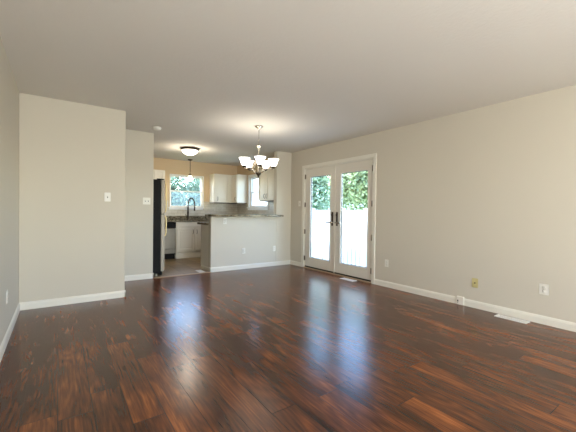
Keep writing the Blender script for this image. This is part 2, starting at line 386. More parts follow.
# ------------------------------------------------------------------ french doors
def french_leaf(name, y0, y1, gy0, gy1, hinge_y, lever_dir, plate_y):
    root = structure(name)
    X0, X1 = XR+.004, XR+.046
    Z0, Z1, gz0, gz1 = .046, 2.026, .225, 1.862
    f = MB()
    f.box(X0, X1, y0, gy0, Z0, Z1, bev=.002).box(X0, X1, gy1, y1, Z0, Z1, bev=.002).box(X0, X1, gy0, gy1, Z0, gz0, bev=.001).box(X0, X1, gy0, gy1, gz1, Z1, bev=.001)
    f.build('door_frame', M['doorp'], root)
    st = MB(); q = .022   # raised glazing bead
    st.box(X0-.006, X1+.006, gy0-q, gy0+.006, gz0-q, gz1+q, bev=.003).box(X0-.006, X1+.006, gy1-.006, gy1+q, gz0-q, gz1+q, bev=.003)
    st.box(X0-.006, X1+.006, gy0, gy1, gz0-q, gz0+.006, bev=.003).box(X0-.006, X1+.006, gy0, gy1, gz1-.006, gz1+q, bev=.003)
    st.build('glazing_bead', M['doorp'], root)
    MB().box(X0+.019, X0+.023, gy0+.013, gy1-.013, gz0+.013, gz1-.013).build('glass_pane', M['glass'], root)
    gk = MB(); gk.box(X0+.014, X0+.028, gy0+.001, gy0+.0125, gz0, gz1).box(X0+.014, X0+.028, gy1-.0125, gy1-.001, gz0, gz1)
    gk.box(X0+.014, X0+.028, gy0+.0125, gy1-.0125, gz0, gz0+.0125).box(X0+.014, X0+.028, gy0+.0125, gy1-.0125, gz1-.0125, gz1)
    gk.build('glazing_spacer', M['dark'], root)
    for z in (1.875, 1.30, .745, .20):
        h = MB(); h.box(X0-.004, X0-.001, hinge_y-.020, hinge_y+.020, z-.045, z+.045).tube([(X0-.010, hinge_y, z-.048), (X0-.010, hinge_y, z+.048)], .008)
        h.build('hinge', M['hinge'], root)
    hp = MB(); hp.box(X0-.010, X0, plate_y-.022, plate_y+.022, .90, 1.157, bev=.004, seg=2)
    hd = hp.build('door_handle', M['bronze'], root)
    lv = MB(); zl = .958
    lv.lathe([(0, 0), (.021, 0), (.019, .010), (.010, .014), (.009, .05), (0, .05)], mtx=Matrix.Translation((X0-.010, plate_y, zl)) @ Matrix.Rotation(-math.pi/2, 4, 'Y'))
    lv.tube(curve([(X0-.052, plate_y-lever_dir*.008, zl), (X0-.056, plate_y+lever_dir*.04, zl+.004), (X0-.052, plate_y+lever_dir*.085, zl-.002), (X0-.046, plate_y+lever_dir*.13, zl+.004)]), .011)
    lv.build('lever', M['nickel'], hd)
    t = MB(); t.lathe([(0, 0), (.012, 0), (.012, .006), (0, .008)], mtx=Matrix.Translation((X0-.010, plate_y, 1.10)) @ Matrix.Rotation(-math.pi/2, 4, 'Y'))
    t.box(X0-.034, X0-.016, plate_y-.004, plate_y+.004, 1.088, 1.112, bev=.002)
    t.build('thumb_turn', M['bronze'], hd)
    return root
french_leaf('door_1', 4.345, 5.213, 4.465, 5.058, 5.222, 1, 4.402)
dr = french_leaf('door_2', 3.477, 4.340, 3.565, 4.195, 3.466, -1, 4.282)
MB().box(XR-.010, XR+.003, 4.325, 4.349, .03, 2.024, bev=.004).build('astragal', M['doorp'], dr)
MB().box(XR+.006, XR+.045, 3.48, 5.21, .0185, .0455).build('door_sweep', M['dark'], dr)

# ------------------------------------------------------------------ windows
def single_hung(name, ax, inner, out, a0, a1, z0, z1, screen):
    """window in a wall opening; ax = axis of the wall normal"""
    root = structure(name)
    def bx(mb, d0, d1, p0, p1, q0, q1, bev=.002):
        if ax == 'Y': mb.box(p0, p1, inner+d0, inner+d1, q0, q1, bev=bev)
        else: mb.box(inner+d0, inner+d1, p0, p1, q0, q1, bev=bev)
    fw = .018; f = MB()
    bx(f, .03, .11, a0, a0+fw, z0, z1); bx(f, .03, .11, a1-fw, a1, z0, z1); bx(f, .03, .11, a0, a1, z0, z0+fw); bx(f, .03, .11, a0, a1, z1-fw, z1)
    f.build('window_frame', M['vinyl'], root)
    mz = (z0+z1)/2-.01
    for nm, d, q0, q1 in (('upper_sash', .078, mz-.005, z1-fw), ('lower_sash', .045, z0+fw, mz+.03)):
        s = MB(); sw = .018
        bx(s, d, d+.028, a0+fw, a0+fw+sw, q0, q1); bx(s, d, d+.028, a1-fw-sw, a1-fw, q0, q1)
        bx(s, d, d+.028, a0+fw+sw, a1-fw-sw, q0, q0+.024); bx(s, d, d+.028, a0+fw+sw, a1-fw-sw, q1-.022, q1)
        so = s.build(nm, M['vinyl'], root)
        g = MB(); bx(g, d+.012, d+.015, a0+fw+sw, a1-fw-sw, q0+.024, q1-.022, 0); g.build('glass_pane', M['glass'], so)
    if screen:
        g = MB(); bx(g, .1085, .1095, a0+fw, a1-fw, z0+fw, mz+.02, 0); g.build('insect_screen', M['screen'], root)
    return root
w1 = single_hung('window_1', 'Y', YK, 1, W1X0, W1X1, W1Z0, W1Z1, True)
s = MB(); s.box(W1X0-.05, W1X1+.03, YK-.028, YK+.04, W1Z0-.022, W1Z0, bev=.004).box(W1X0-.03, W1X1+.015, YK-.014, YK, W1Z0-.06, W1Z0-.022, bev=.003)
s.build('window_sill', M['vinyl'], w1)
s = MB(); s.box(W1X0-.018, W1X0, YK-.012, YK, W1Z0, W1Z1+.02, bev=.003).box(W1X1, W1X1+.03, YK-.012, YK, W1Z0, W1Z1+.02, bev=.003).box(W1X0, W1X1, YK-.012, YK, W1Z1, W1Z1+.02, bev=.003)
s.build('window_casing', M['vinyl'], w1)
w2 = single_hung('window_2', 'X', XR, 1, W2Y0, W2Y1, W2Z0, W2Z1, False)
s = MB(); s.box(XR-.035, XR+.04, W2Y0-.1, W2Y1+.11, W2Z0-.025, W2Z0, bev=.004).box(XR-.014, XR, W2Y0-.07, W2Y1+.08, W2Z0-.075, W2Z0-.025, bev=.003)
s.build('window_sill', M['vinyl'], w2)
s = MB(); s.box(XR-.014, XR, W2Y0-.07, W2Y0, W2Z0, W2Z1+.07, bev=.003).box(XR-.014, XR, W2Y1, W2Y1+.085, W2Z0, W2Z1+.07, bev=.003).box(XR-.014, XR, W2Y0, W2Y1, W2Z1, W2Z1+.07, bev=.003)
s.build('window_casing', M['vinyl'], w2)
# unseen window frame added around the rear fill light
f = MB()
for x in (RX0, (RX0+RX1)/2-.025, RX1-.05): f.box(x, x+.05, YR-.09, YR-.03, RZ0, RZ1)
f.box(RX0, RX1, YR-.09, YR-.03, RZ0, RZ0+.05).box(RX0, RX1, YR-.09, YR-.03, RZ1-.05, RZ1)
w3 = structure('window_3'); f.build('window_frame', M['vinyl'], w3)

# ------------------------------------------------------------------ kitchen tile backsplash and counters
b = MB(); b.box(.75, W1X0-.05, YK-.008, YK, 1.01, 1.395).box(W1X0-.05, W1X1+.03, YK-.008, YK, 1.01, W1Z0-.06).box(W1X1+.03, XR-.008, YK-.008, YK, 1.01, 1.395)
b.build('trim_4', M['splash_x'], kind=S)
b = MB(); b.box(XR-.008, XR, YD+.115, W2Y0-.1, 1.01, 1.395).box(XR-.008, XR, W2Y0-.1, W2Y1+.11, 1.01, W2Z0-.075).box(XR-.008, XR, W2Y1+.11, YK-.008, 1.01, 1.395)
b.build('trim_5', M['splash_y'], kind=S)

def shaker_door(mb, ax, face, a0, a1, z0, z1, sg, rail=.055, t=.020):
    """raised frame with a recessed panel; face coordinate is the cabinet front, sg points outward"""
    def bx(d0, d1, p0, p1, q0, q1, bev=.002):
        if ax == 'Y': mb.box(p0, p1, face+sg*d0, face+sg*d1, q0, q1, bev=bev)
        else: mb.box(face+sg*d0, face+sg*d1, p0, p1, q0, q1, bev=bev)
    bx(.001, t, a0, a0+rail, z0, z1); bx(.001, t, a1-rail, a1, z0, z1)
    bx(.001, t, a0+rail, a1-rail, z0, z0+rail); bx(.001, t, a0+rail, a1-rail, z1-rail, z1)
    bx(.001, t-.015, a0+rail, a1-rail, z0+rail, z1-rail, 0)
    if a1-a0 > .25:
        bx(t-.015, t-.009, a0+rail+.02, a1-rail-.02, z0+rail+.02, z1-rail-.02, .003)
def pull(ax, face, sg, a, z, L, parent, vertical=True, m='bronze'):
    def P(d, aa, zz): return (aa, face+sg*d, zz) if ax == 'Y' else (face+sg*d, aa, zz)
    mb = MB()
    if vertical: pts = [P(0, a, z-L/2), P(.024, a, z-L/2+.012), P(.03, a, z), P(.024, a, z+L/2-.012), P(0, a, z+L/2)]
    else: pts = [P(0, a-L/2, z), P(.024, a-L/2+.012, z), P(.03, a, z), P(.024, a+L/2-.012, z), P(0, a+L/2, z)]
    mb.tube(curve(pts, 4), .0055, n=8)
    return mb.build('handle', M[m], parent)

# -- dishwasher
FY = YK-.61      # front plane of base units on the back wall
t = thing('dishwasher', 'stainless dishwasher with black control panel left of the sink cabinet', 'dishwasher', (1.965, FY, 0))
def at(o, mb, name, m, kind=None):
    """build world-space geometry as a part of o"""
    inv = Matrix.LocRotScale(o.location, o.rotation_euler.to_quaternion() if o.rotation_mode != 'QUATERNION' else o.rotation_quaternion, Vector((1, 1, 1))).inverted()
    mb.bm.transform(inv); return mb.build(name, M[m], o, kind)
def shift(o, parent):
    """move an already built world-space part under a parent Empty"""
    inv = Matrix.LocRotScale(parent.location, parent.rotation_euler.to_quaternion(), Vector((1, 1, 1))).inverted()
    o.data.transform(inv); o.parent = parent; return o
DX0, DX1 = 1.668, 2.262
at(t, MB().box(DX0, DX1, FY+.01, YK-.03, .10, .868), 'body', 'black')
d = at(t, MB().box(DX0+.004, DX1-.004, FY-.022, FY+.008, .245, .722, bev=.004), 'door', 'steel')
at(t, MB().box(DX0+.004, DX1-.004, FY-.026, FY+.008, .728, .864, bev=.005), 'control_panel', 'blackgl')
at(t, MB().box(DX0+.004, DX1-.004, FY-.018, FY+.008, .135, .238, bev=.004), 'lower_panel', 'steel')
at(t, MB().box(DX0+.01, DX1-.01, FY+.035, FY+.06, .0, .13), 'kick_plate', 'black')
# -- sink base cabinet
SX0, SX1 = 2.268, 3.02
t = thing('sink_base_cabinet', 'white base cabinet with false drawer front under the kitchen sink', 'cabinet', ((SX0+SX1)/2, FY, 0))
at(t, MB().box(SX0, SX0+.018, FY+.019, YK-.01, .15, .875).box(SX1-.018, SX1, FY+.019, YK-.01, .15, .875).box(SX0+.018, SX1-.018, FY+.019, YK-.01, .15, .168).box(SX0+.018, SX1-.018, YK-.02, YK-.01, .168, .875).box(SX0, SX1, FY, FY+.018, .15, .875, bev=.001).box(SX0, SX1, FY+.06, FY+.08, 0, .149), 'body', 'cab')
at(t, MB().box(SX0+.02, SX1-.02, FY-.018, FY-.001, .752, .858, bev=.004), 'drawer_front', 'cab')
cx = (SX0+SX1)/2+.065
for a0, a1, hx in ((SX0+.02, 2.705, 2.672), (2.715, SX1-.02, 2.765)):
    mb = MB(); shaker_door(mb, 'Y', FY, a0, a1, .175, .73, -1)
    dd = at(t, mb, 'door', 'cab')
    h = pull('Y', FY-.018, -1, hx, .635, .10, None); h.data.transform(Matrix.Translation(-t.location)); h.parent = dd
at(t, MB().box(SX0, SX1, FY-.006, FY+.012, 0, .118, bev=.002), 'toe_board', 'cab')
# -- blind base cabinet filling the corner, right of the sink
t = thing('corner_base_cabinet', 'white base cabinet in the kitchen corner right of the sink cabinet', 'cabinet', (3.59, FY, 0))
at(t, MB().box(SX1+.004, XR-.01, FY, YK-.01, .10, .875, bev=.002).box(SX1+.004, XR-.01, FY+.06, FY+.08, 0, .1), 'body', 'cab')
mb = MB(); shaker_door(mb, 'Y', FY, SX1+.02, XR-.64, .15, .85, -1); at(t, mb, 'door', 'cab')
t = thing('side_base_cabinet', 'white base cabinet along the right kitchen wall under the side window', 'cabinet', (XR-.3, 6.8, 0))
at(t, MB().box(XR-.60, XR-.01, 5.85, FY-.02, .10, .875, bev=.002).box(XR-.54, XR-.52, 5.85, FY-.02, 0, .1), 'body', 'cab')
for k in range(3):
    mb = MB(); shaker_door(mb, 'X', XR-.60, 6.27+k*.48, 6.27+k*.48+.45, .15, .85, -1); at(t, mb, 'door', 'cab')
# -- main countertop with sink cut-out
CZ0, CZ1 = .877, .915
sx0, sx1, sy0, sy1 = 2.36, 3.0, YK-.53, YK-.13
c = MB(); y0 = FY-.035
c.box(1.60, sx0, y0, YK-.008, CZ0, CZ1, bev=.004).box(sx1, XR-.008, y0, YK-.008, CZ0, CZ1, bev=.004).box(sx0, sx1, y0, sy0, CZ0, CZ1, bev=.004).box(sx0, sx1, sy1, YK-.008, CZ0, CZ1, bev=.004)
c.box(XR-.635, XR-.008, 5.86, y0, CZ0, CZ1, bev=.004)
c.box(1.60, XR-.03, YK-.03, YK-.008, CZ1, 1.009, bev=.002).box(XR-.03, XR-.008, 5.86, YK-.008, CZ1, 1.009, bev=.002)
tag(c.build('countertop', M['granite']), 'speckled granite countertop with upstand running under the kitchen windows', 'countertop')
s = MB(); q = .002
s.box(sx0+q, sx1-q, sy0+q, sy1-q, .70, .705).box(sx0+q, sx0+.008, sy0+q, sy1-q, .705, .905).box(sx1-.008, sx1-q, sy0+q, sy1-q, .705, .905)
s.box(sx0+.008, sx1-.008, sy0+q, sy0+.008, .705, .905).box(sx0+.008, sx1-.008, sy1-.008, sy1-q, .705, .905)
sk = thing('kitchen_sink', 'stainless undermount sink basin below the kitchen window', 'sink', (2.68, 8.0, .70))
at(sk, s, 'basin', 'steel'); at(sk, MB().lathe([(0, 0), (.045, 0), (.04, .004), (0, .002)], 2.68, 8.02, .705), 'drain', 'nickel')
# -- faucet (coil spring style)
fx, fy = 2.722, YK-.09
t = thing('kitchen_faucet', 'tall dark spring-neck faucet behind the sink', 'faucet', (fx, fy, CZ1+.0006))
at(t, MB().lathe([(0, 0), (.03, 0), (.028, .012), (.02, .02), (.019, .16), (.022, .165), (.022, .20), (.014, .215), (0, .215)], fx, fy, CZ1+.0006), 'body', 'bronze')
top = 1.478; ex = fx+.135; ey = fy-.10
neck = curve([(fx, fy, 1.12), (fx, fy, 1.30), (fx+.01, fy-.008, 1.40), (fx+.065, fy-.05, top), (ex-.01, ey+.008, 1.40), (ex, ey, 1.28), (ex, ey, 1.23)], 8)
at(t, MB().tube(neck, .013), 'neck', 'bronze')
# spring
hel = []; L = [0]
for a, b2 in zip(neck, neck[1:]): L.append(L[-1]+(b2-a).length)
N = 420
for i in range(N+1):
    s_ = L[-1]*i/N; k = max(j for j in range(len(L)) if L[j] <= s_+1e-9); k = min(k, len(neck)-2)
    f_ = (s_-L[k])/(L[k+1]-L[k]); p = neck[k].lerp(neck[k+1], f_); tt = (neck[k+1]-neck[k]).normalized()
    sd = Vector((.594, -.44, 0)).normalized(); sidev = tt.cross(Vector((.6, .8, 0))).normalized(); bb = tt.cross(sidev)
    an = 2*math.pi*i/12; hel.append(p+(sidev*math.cos(an)+bb*math.sin(an))*.019)
at(t, MB().tube(hel, .0045, n=5), 'spring', 'bronze')
at(t, MB().lathe([(0, 0), (.018, 0), (.021, .01), (.017, .075), (.012, .09), (0, .09)], ex, ey, 1.145), 'spray_head', 'bronze')
at(t, MB().tube([(fx, fy, 1.19), (ex, ey, 1.19)], .005), 'holder_arm', 'bronze')
at(t, MB().tube(curve([(fx-.015, fy-.01, 1.01), (fx-.05, fy-.03, 1.015), (fx-.085, fy-.05, 1.045)]), .007), 'lever', 'bronze')
# -- upper cabinets
UZ0, UZ1 = 1.375, 2.13
def upper(name, label, loc, x0, x1, y0, y1, z0, z1, doors):
    t = thing(name, label, 'cabinet', loc)
    at(t, MB().box(x0, x1, y0, y1, z0, z1, bev=.002), 'body', 'cab')
    if z0 == UZ0: at(t, MB().box(x0+.012, x1-.012, y0+.012, y1-.004, z0-.016, z0-.0005), 'underside_shade', 'bronze')  # dark strip put in for the shadow line below the cabinet
    for ax, face, sg, a0, a1, ha in doors:
        mb = MB(); shaker_door(mb, ax, face, a0, a1, z0+.012, z1-.012, sg, rail=.05); dd = at(t, mb, 'door', 'cab')
        if ha is not None:
            h = pull(ax, face+sg*.018, sg, ha, z0+.10, .10, None); h.data.transform(Matrix.Translation(-t.location)); h.parent = dd
    return t
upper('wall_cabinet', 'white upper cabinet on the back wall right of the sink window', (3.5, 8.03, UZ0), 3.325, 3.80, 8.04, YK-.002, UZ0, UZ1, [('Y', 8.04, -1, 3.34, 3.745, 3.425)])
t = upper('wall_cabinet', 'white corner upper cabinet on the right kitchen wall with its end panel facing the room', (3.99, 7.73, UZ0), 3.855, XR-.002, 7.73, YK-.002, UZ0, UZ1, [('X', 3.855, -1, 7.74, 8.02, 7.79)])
at(t, MB().box(3.80, 3.855, 8.04, YK-.002, UZ0, UZ1).box(3.835, 3.855, 8.022, 8.04, UZ0, UZ1), 'filler_strip', 'cab')
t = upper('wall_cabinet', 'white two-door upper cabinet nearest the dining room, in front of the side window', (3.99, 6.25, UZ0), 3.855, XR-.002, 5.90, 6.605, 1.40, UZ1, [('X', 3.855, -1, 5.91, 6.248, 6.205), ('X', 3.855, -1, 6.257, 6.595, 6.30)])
at(t, MB().box(3.875, XR-.012, 5.92, 6.585, 1.378, 1.3995), 'underside_shade', 'bronze')  # dark strip standing in for the shaded underside
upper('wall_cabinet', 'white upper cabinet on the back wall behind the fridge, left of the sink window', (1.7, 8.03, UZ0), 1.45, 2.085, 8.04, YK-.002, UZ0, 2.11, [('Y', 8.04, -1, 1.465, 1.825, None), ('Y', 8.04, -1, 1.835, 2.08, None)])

# -- bar top on half wall
c = MB(); c.box(XD-.05, XS-.003, 5.57, YD+.19, 1.045, 1.082, bev=.006, seg=2).box(XS-.003, XS+.09, 5.57, YD-.001, 1.045, 1.082, bev=.006, seg=2)
tag(c.build('bar_top', M['granite']), 'raised speckled granite bar top resting on the half wall', 'countertop')
# -- peninsula base behind half wall
t = thing('peninsula_cabinet', 'grey-white base cabinet end behind the half wall with a dark counter', 'cabinet', (2.8, 6.05, 0))
at(t, MB().box(XD+.004, 3.50, YD+.118, 6.235, 0, .875, bev=.002), 'body', 'cab')
at(t, MB().box(XD+.004, 3.50, 6.236, 6.255, .08, .87, bev=.003), 'face_frame', 'cab')
at(t, MB().box(XD-.012, XD+.004, YD+.118, 6.20, 0, .07, bev=.003), 'base_strip', 'cab')
tag(MB().box(XD-.03, 3.50, YD+.116, 6.38, .877, .915, bev=.006, seg=2).build('peninsula_countertop', M['granite']), 'low granite counter tucked behind the raised bar', 'countertop')

# -- refrigerator
FX0, FX1, FY0, FY1 = .78, 1.455, 5.86, 6.77
t = thing('refrigerator', 'black-sided stainless refrigerator standing in the kitchen entry beside the partition wall', 'refrigerator', (1.1, 6.3, 0))
at(t, MB().box(FX0, FX1, FY0, FY1, .045, 1.682, bev=.006), 'body', 'black')
hy = FY0+.07
for z0, z1, h0, h1 in ((.075, 1.072, .69, 1.055), (1.092, 1.678, 1.115, 1.63)):
    dd = at(t, MB().box(FX1+.008, FX1+.068, FY0+.002, FY1-.002, z0, z1, bev=.008, seg=2), 'door', 'steel')
    hb = MB(); hb.tube(curve([(FX1+.066, hy, h0), (FX1+.10, hy, h0+.03), (FX1+.108, hy, (h0+h1)/2), (FX1+.10, hy, h1-.03), (FX1+.066, hy, h1)], 8), .012)
    hh = at(t, hb, 'handle', 'brass'); hh.parent = dd
at(t, MB().box(FX1-.02, FX1+.06, FY0+.004, FY0+.05, 1.074, 1.090, bev=.002), 'hinge_bracket', 'black')
at(t, MB().box(FX1-.002, FX1+.03, FY0+.01, FY1-.01, .012, .07, bev=.003), 'base_grille', 'black')
for y in (FY0+.05, FY1-.05):
    for x in (FX0+.1, FX1-.06):
        at(t, MB().lathe([(0, 0), (.022, 0), (.022, .012), (.01, .016), (.01, .045), (0, .045)], x, y, 0), 'foot', 'plate')
at(t, MB().box(FX1-.06, FX1+.06, FY0+.01, FY0+.07, 1.6825, 1.70, bev=.004), 'hinge_cover', 'black')

# ------------------------------------------------------------------ ceiling lamps
# chandelier
CX, CY = 2.468, 4.245
t = thing('chandelier', 'five-arm nickel chandelier with lit frosted bell shades in the dining area', 'chandelier', (CX, CY, H))
at(t, MB().lathe([(0, 2.44), (.064, 2.44), (.066, 2.432), (.05, 2.418), (.022, 2.40), (.012, 2.385), (0, 2.385)], CX, CY, 0), 'canopy', 'nickel')
at(t, MB().tube([(CX, CY, 2.388), (CX, CY, 2.13)], .0045), 'rod', 'nickel')
at(t, MB().lathe([(0, 2.165), (.012, 2.163), (.018, 2.151), (.045, 2.143), (.046, 2.133), (.02, 2.121), (.016, 2.085), (.013, 2.06), (.010, 1.98), (.012, 1.93), (.02, 1.90), (.014, 1.86), (.012, 1.76), (.02, 1.74), (.02, 1.72), (0, 1.72)], CX, CY, 0), 'column', 'nickel')
at(t, MB().lathe([(0, 1.735), (.038, 1.733), (.042, 1.722), (.026, 1.700), (.012, 1.685), (.012, 1.672), (.007, 1.66), (0, 1.655)], CX, CY, 0), 'finial', 'bronze')
cr = Vector((math.cos(YAW), -math.sin(YAW), 0)); nr = Vector((-math.sin(YAW), -math.cos(YAW), 0))
arm0 = None
R_ = .228
for k in range(5):
    ph = math.radians(79+72*k)
    dv = cr*math.cos(ph)+nr*math.sin(ph)
    def P(r, z): return Vector((CX, CY, 0))+dv*r+Vector((0, 0, z))
    a = MB(); a.tube(curve([P(.012, 1.735), P(.06, 1.742), P(.11, 1.79), (P(.15, 1.80)), P(.20, 1.785), P(R_, 1.80), P(R_, 1.815)], 7), .0065, n=8)
    a.tube(curve([P(.012, 1.985), P(.035, 1.975), P(.055, 1.93), P(.075, 1.86), P(.10, 1.80), P(.125, 1.785)], 6), .0055, n=8)
    ao = at(t, a, 'arm', 'nickel')
    p = P(R_, 0)
    so = at(t, MB().lathe([(0, 1.795), (.018, 1.797), (.03, 1.812), (.032, 1.824), (.016, 1.83), (.014, 1.86), (0, 1.86)], p.x, p.y, 0), 'socket', 'bronze')
    so.parent = ao
    pr = [(.026, 1.826), (.036, 1.831), (.048, 1.850), (.055, 1.872), (.061, 1.895), (.070, 1.918), (.084, 1.938), (.081, 1.939), (.066, 1.920), (.057, 1.895), (.051, 1.872), (.044, 1.853), (.026, 1.834), (.026, 1.826)]
    sh = at(t, MB().lathe(pr, p.x, p.y, 0, close=False), 'shade', 'shade')
    sh.parent = ao
    bulb((p.x, p.y, 1.915), 1.1, (1, .95, .88), .035)
# flush mount
FLX, FLY = 2.21, 6.62
t = thing('flush_ceiling_light', 'lit bowl ceiling light with dark bronze ring in the kitchen', 'ceiling light', (FLX, FLY, H))
at(t, MB().lathe([(0, 2.44), (.17, 2.44), (.185, 2.425), (.19, 2.405), (.182, 2.395), (.165, 2.392), (0, 2.392)], FLX, FLY, 0, n=40), 'ring', 'bronze')
at(t, MB().lathe([(.165, 2.391), (.160, 2.374), (.14, 2.346), (.105, 2.320), (.06, 2.304), (0, 2.298)], FLX, FLY, 0, n=40, close=False), 'bowl', 'bowl')
at(t, MB().lathe([(0, 2.2975), (.012, 2.296), (.010, 2.286), (0, 2.28)], FLX, FLY, 0), 'finial', 'bronze')
bulb((FLX, FLY, 2.22), 18, WARM, .12)
# pendant over the sink
PX, PY = 2.70, 8.06
t = thing('pendant_light', 'small mini pendant with amber glowing shade hanging before the sink window', 'pendant light', (PX, PY, H))
at(t, MB().lathe([(0, 2.44), (.06, 2.44), (.06, 2.43), (.05, 2.415), (.012, 2.405), (0, 2.405)], PX, PY, 0), 'canopy', 'bronze')
at(t, MB().tube([(PX, PY, 2.41), (PX, PY, 2.07)], .007), 'rod', 'bronze')
at(t, MB().lathe([(0, 2.085), (.012, 2.082), (.042, 2.052), (.043, 2.036), (0, 2.036)], PX, PY, 0), 'socket_cap', 'bronze')
at(t, MB().lathe([(.036, 2.035), (.05, 2.01), (.06, 1.965), (.066, 1.905), (.062, 1.905), (.056, 1.965), (.046, 2.008), (.032, 2.032)], PX, PY, 0, close=False), 'shade', 'pshade')
bulb((PX, PY, 1.91), 5, (1, .78, .5), .03)
# smoke detector
t = thing('smoke_detector', 'round white smoke detector on the ceiling beside the partition wall', 'smoke detector', (1.25, 5.3, H))
at(t, MB().lathe([(0, 2.44), (.062, 2.44), (.064, 2.432), (.062, 2.426), (0, 2.426)], 1.245, 5.29, 0), 'base', 'plate')
at(t, MB().lathe([(0, 2.426), (.056, 2.4255), (.055, 2.41), (.045, 2.402), (0, 2.40)], 1.245, 5.29, 0), 'cover', 'plate')

# ------------------------------------------------------------------ plates on the walls (local space: plate in XZ plane, facing -Y)
def plate_root(name, label, cat, x, y, z, rz, group=None):
    o = thing(name, label, cat, (x, y, z), rz, group); return o
def cover(w=.071, h=.115, m='plate', root=None):
    MB().box(-w/2, w/2, -.006, 0, -h/2, h/2, bev=.003, seg=2).build('cover_plate', M[m], root)
def outlet(label, x, y, z, rz, m='plate', name='wall_outlet', w=.071):
    o = plate_root(name, label, 'outlet', x, y, z, rz); cover(w=w, m=m, root=o)
    for s in (-1, 1):
        rc = MB().lathe([(0, 0), (.016, 0), (.016, .0025), (0, .0025)], mtx=Matrix.Translation((0, -.006, s*.0195)) @ Matrix.Rotation(math.pi/2, 4, 'X')).build('receptacle', M[m], o)
        MB().box(-.0075, -.0045, -.0095, -.0088, s*.0195, s*.0195+.009).box(.0045, .0075, -.0095, -.0088, s*.0195, s*.0195+.009).box(-.002, .002, -.0095, -.0088, s*.0195-.009, s*.0195-.005).build('slots', M['slot'], rc)
    MB().lathe([(0, 0), (.003, 0), (.002, .0015), (0, .0015)], mtx=Matrix.Translation((0, -.006, 0)) @ Matrix.Rotation(math.pi/2, 4, 'X'), n=10).build('screw', M['nickel'], o)
    return o
def switch(label, x, y, z, rz, gangs=1, rocker=False):
    o = plate_root('light_switch', label, 'light switch', x, y, z, rz); cover(w=.071+.046*(gangs-1), root=o)
    for g in range(gangs):
        gx = (g-(gangs-1)/2)*.046
        if rocker: MB().box(gx-.017, gx+.017, -.0085, -.006, -.033, .033, bev=.001).build('rocker', M['plate'], o)
        else:
            fr = MB().box(gx-.0055, gx+.0055, -.0068, -.006, -.012, .012).build('slot', M['dark'], o)
            MB().box(gx-.004, gx+.004, -.0155, -.006, -.001, .009, bev=.001).build('toggle', M['plate'], fr)
    return o
switch('white single toggle switch on the wall block at left', .508, YA, 1.307, 0)
switch('white double toggle switch on the narrow partition wall by the fridge', 1.192, YD, 1.298, 0, gangs=2)
switch('white switch in the corner left of the french doors', XR, 5.408, 1.325, -math.pi/2)
outlet('white outlet high on the half wall just under the bar top', 2.597, YD, .958, 0)
outlet('white outlet low on the half wall near its middle', 3.008, YD, .362, 0)
outlet('white outlet low on the half wall near the room corner', 3.73, YD, .367, 0)
outlet('white outlet on the right wall just beside the french doors', XR, 3.167, .369, -math.pi/2)
outlet('white outlet on the right wall nearest the camera, above the floor register', XR, 1.176, .368, -math.pi/2, w=.085)
outlet('white outlet low on the left side wall', XL, 3.648, .385, math.pi/2)
o = plate_root('coax_plate', 'ivory cable socket plate on the right wall', 'cable socket', XR, 1.862, .306, -math.pi/2)
cover(m='ivory', root=o)
MB().lathe([(0, 0), (.0075, 0), (.0075, .004), (.005, .004), (.005, .012), (.0035, .012), (0, .0115)], mtx=Matrix.Translation((0, -.006, 0)) @ Matrix.Rotation(math.pi/2, 4, 'X'), n=12).build('connector', M['dark'], o)
# small outlet box set into the baseboard
o = plate_root('baseboard_jack', 'white surface jack box set in the right baseboard', 'wall jack', XR, 2.03, .042, -math.pi/2)
MB().box(-.045, .045, -.024, 0, -.041, .062, bev=.004, seg=2).build('box', M['plate'], o)
MB().box(-.034, -.018, -.0248, -.0242, -.006, .016).box(-.03, -.022, -.0248, -.0242, -.022, -.013).build('socket', M['dark'], o)

# floor registers
def register(label, x, y, L, w, rz, group=None):
    o = thing('floor_register', label, 'floor vent', (x, y, 0), rz)
    f = MB(); f.box(-w/2, w/2, -L/2, -L/2+.02, .0005, .007, bev=.002).box(-w/2, w/2, L/2-.02, L/2, .0005, .007, bev=.002).box(-w/2, -w/2+.022, -L/2+.02, L/2-.02, .0005, .007, bev=.002).box(w/2-.022, w/2, -L/2+.02, L/2-.02, .0005, .007, bev=.002)
    f.box(-.005, .005, -L/2+.02, L/2-.02, .0005, .0065)
    f.build('frame', M['vinyl'], o)
    n = int((L-.04)/.017)
    s = MB()
    for i in range(n):
        yy = -L/2+.02+(i+.5)*(L-.04)/n
        s.box(-w/2+.022, w/2-.022, yy-.0055, yy+.0055, .002, .0055)
    s.build('louvers', M['vinyl'], o)
    MB().box(-w/2+.022, w/2-.022, -L/2+.02, L/2-.02, .0003, .0015).build('duct_opening', M['dark'], o)
register('white floor register near the right wall close to the camera', 4.055, 1.43, .31, .115, 0)
register('white floor register in front of the french doors', 4.035, 3.86, .30, .12, 0)
register('pale floor register on the kitchen tile beside the peninsula', 2.185, 5.90, .25, .115, 0)

# ------------------------------------------------------------------ outdoors
MB().box(-30, 60, -30, 70, -.6, -.42).build('ground', M['lawn'], kind=S)
MB().box(XR+.145, 6.3, 1.5, 9.5, -.42, -.40, bev=.01).build('ground_patio', M['ground'], kind=S)
MB().box(XR+.145, 60, 9.5, 9.7, -.42, -.36).build('ground_kerb', M['ground'], kind=S)
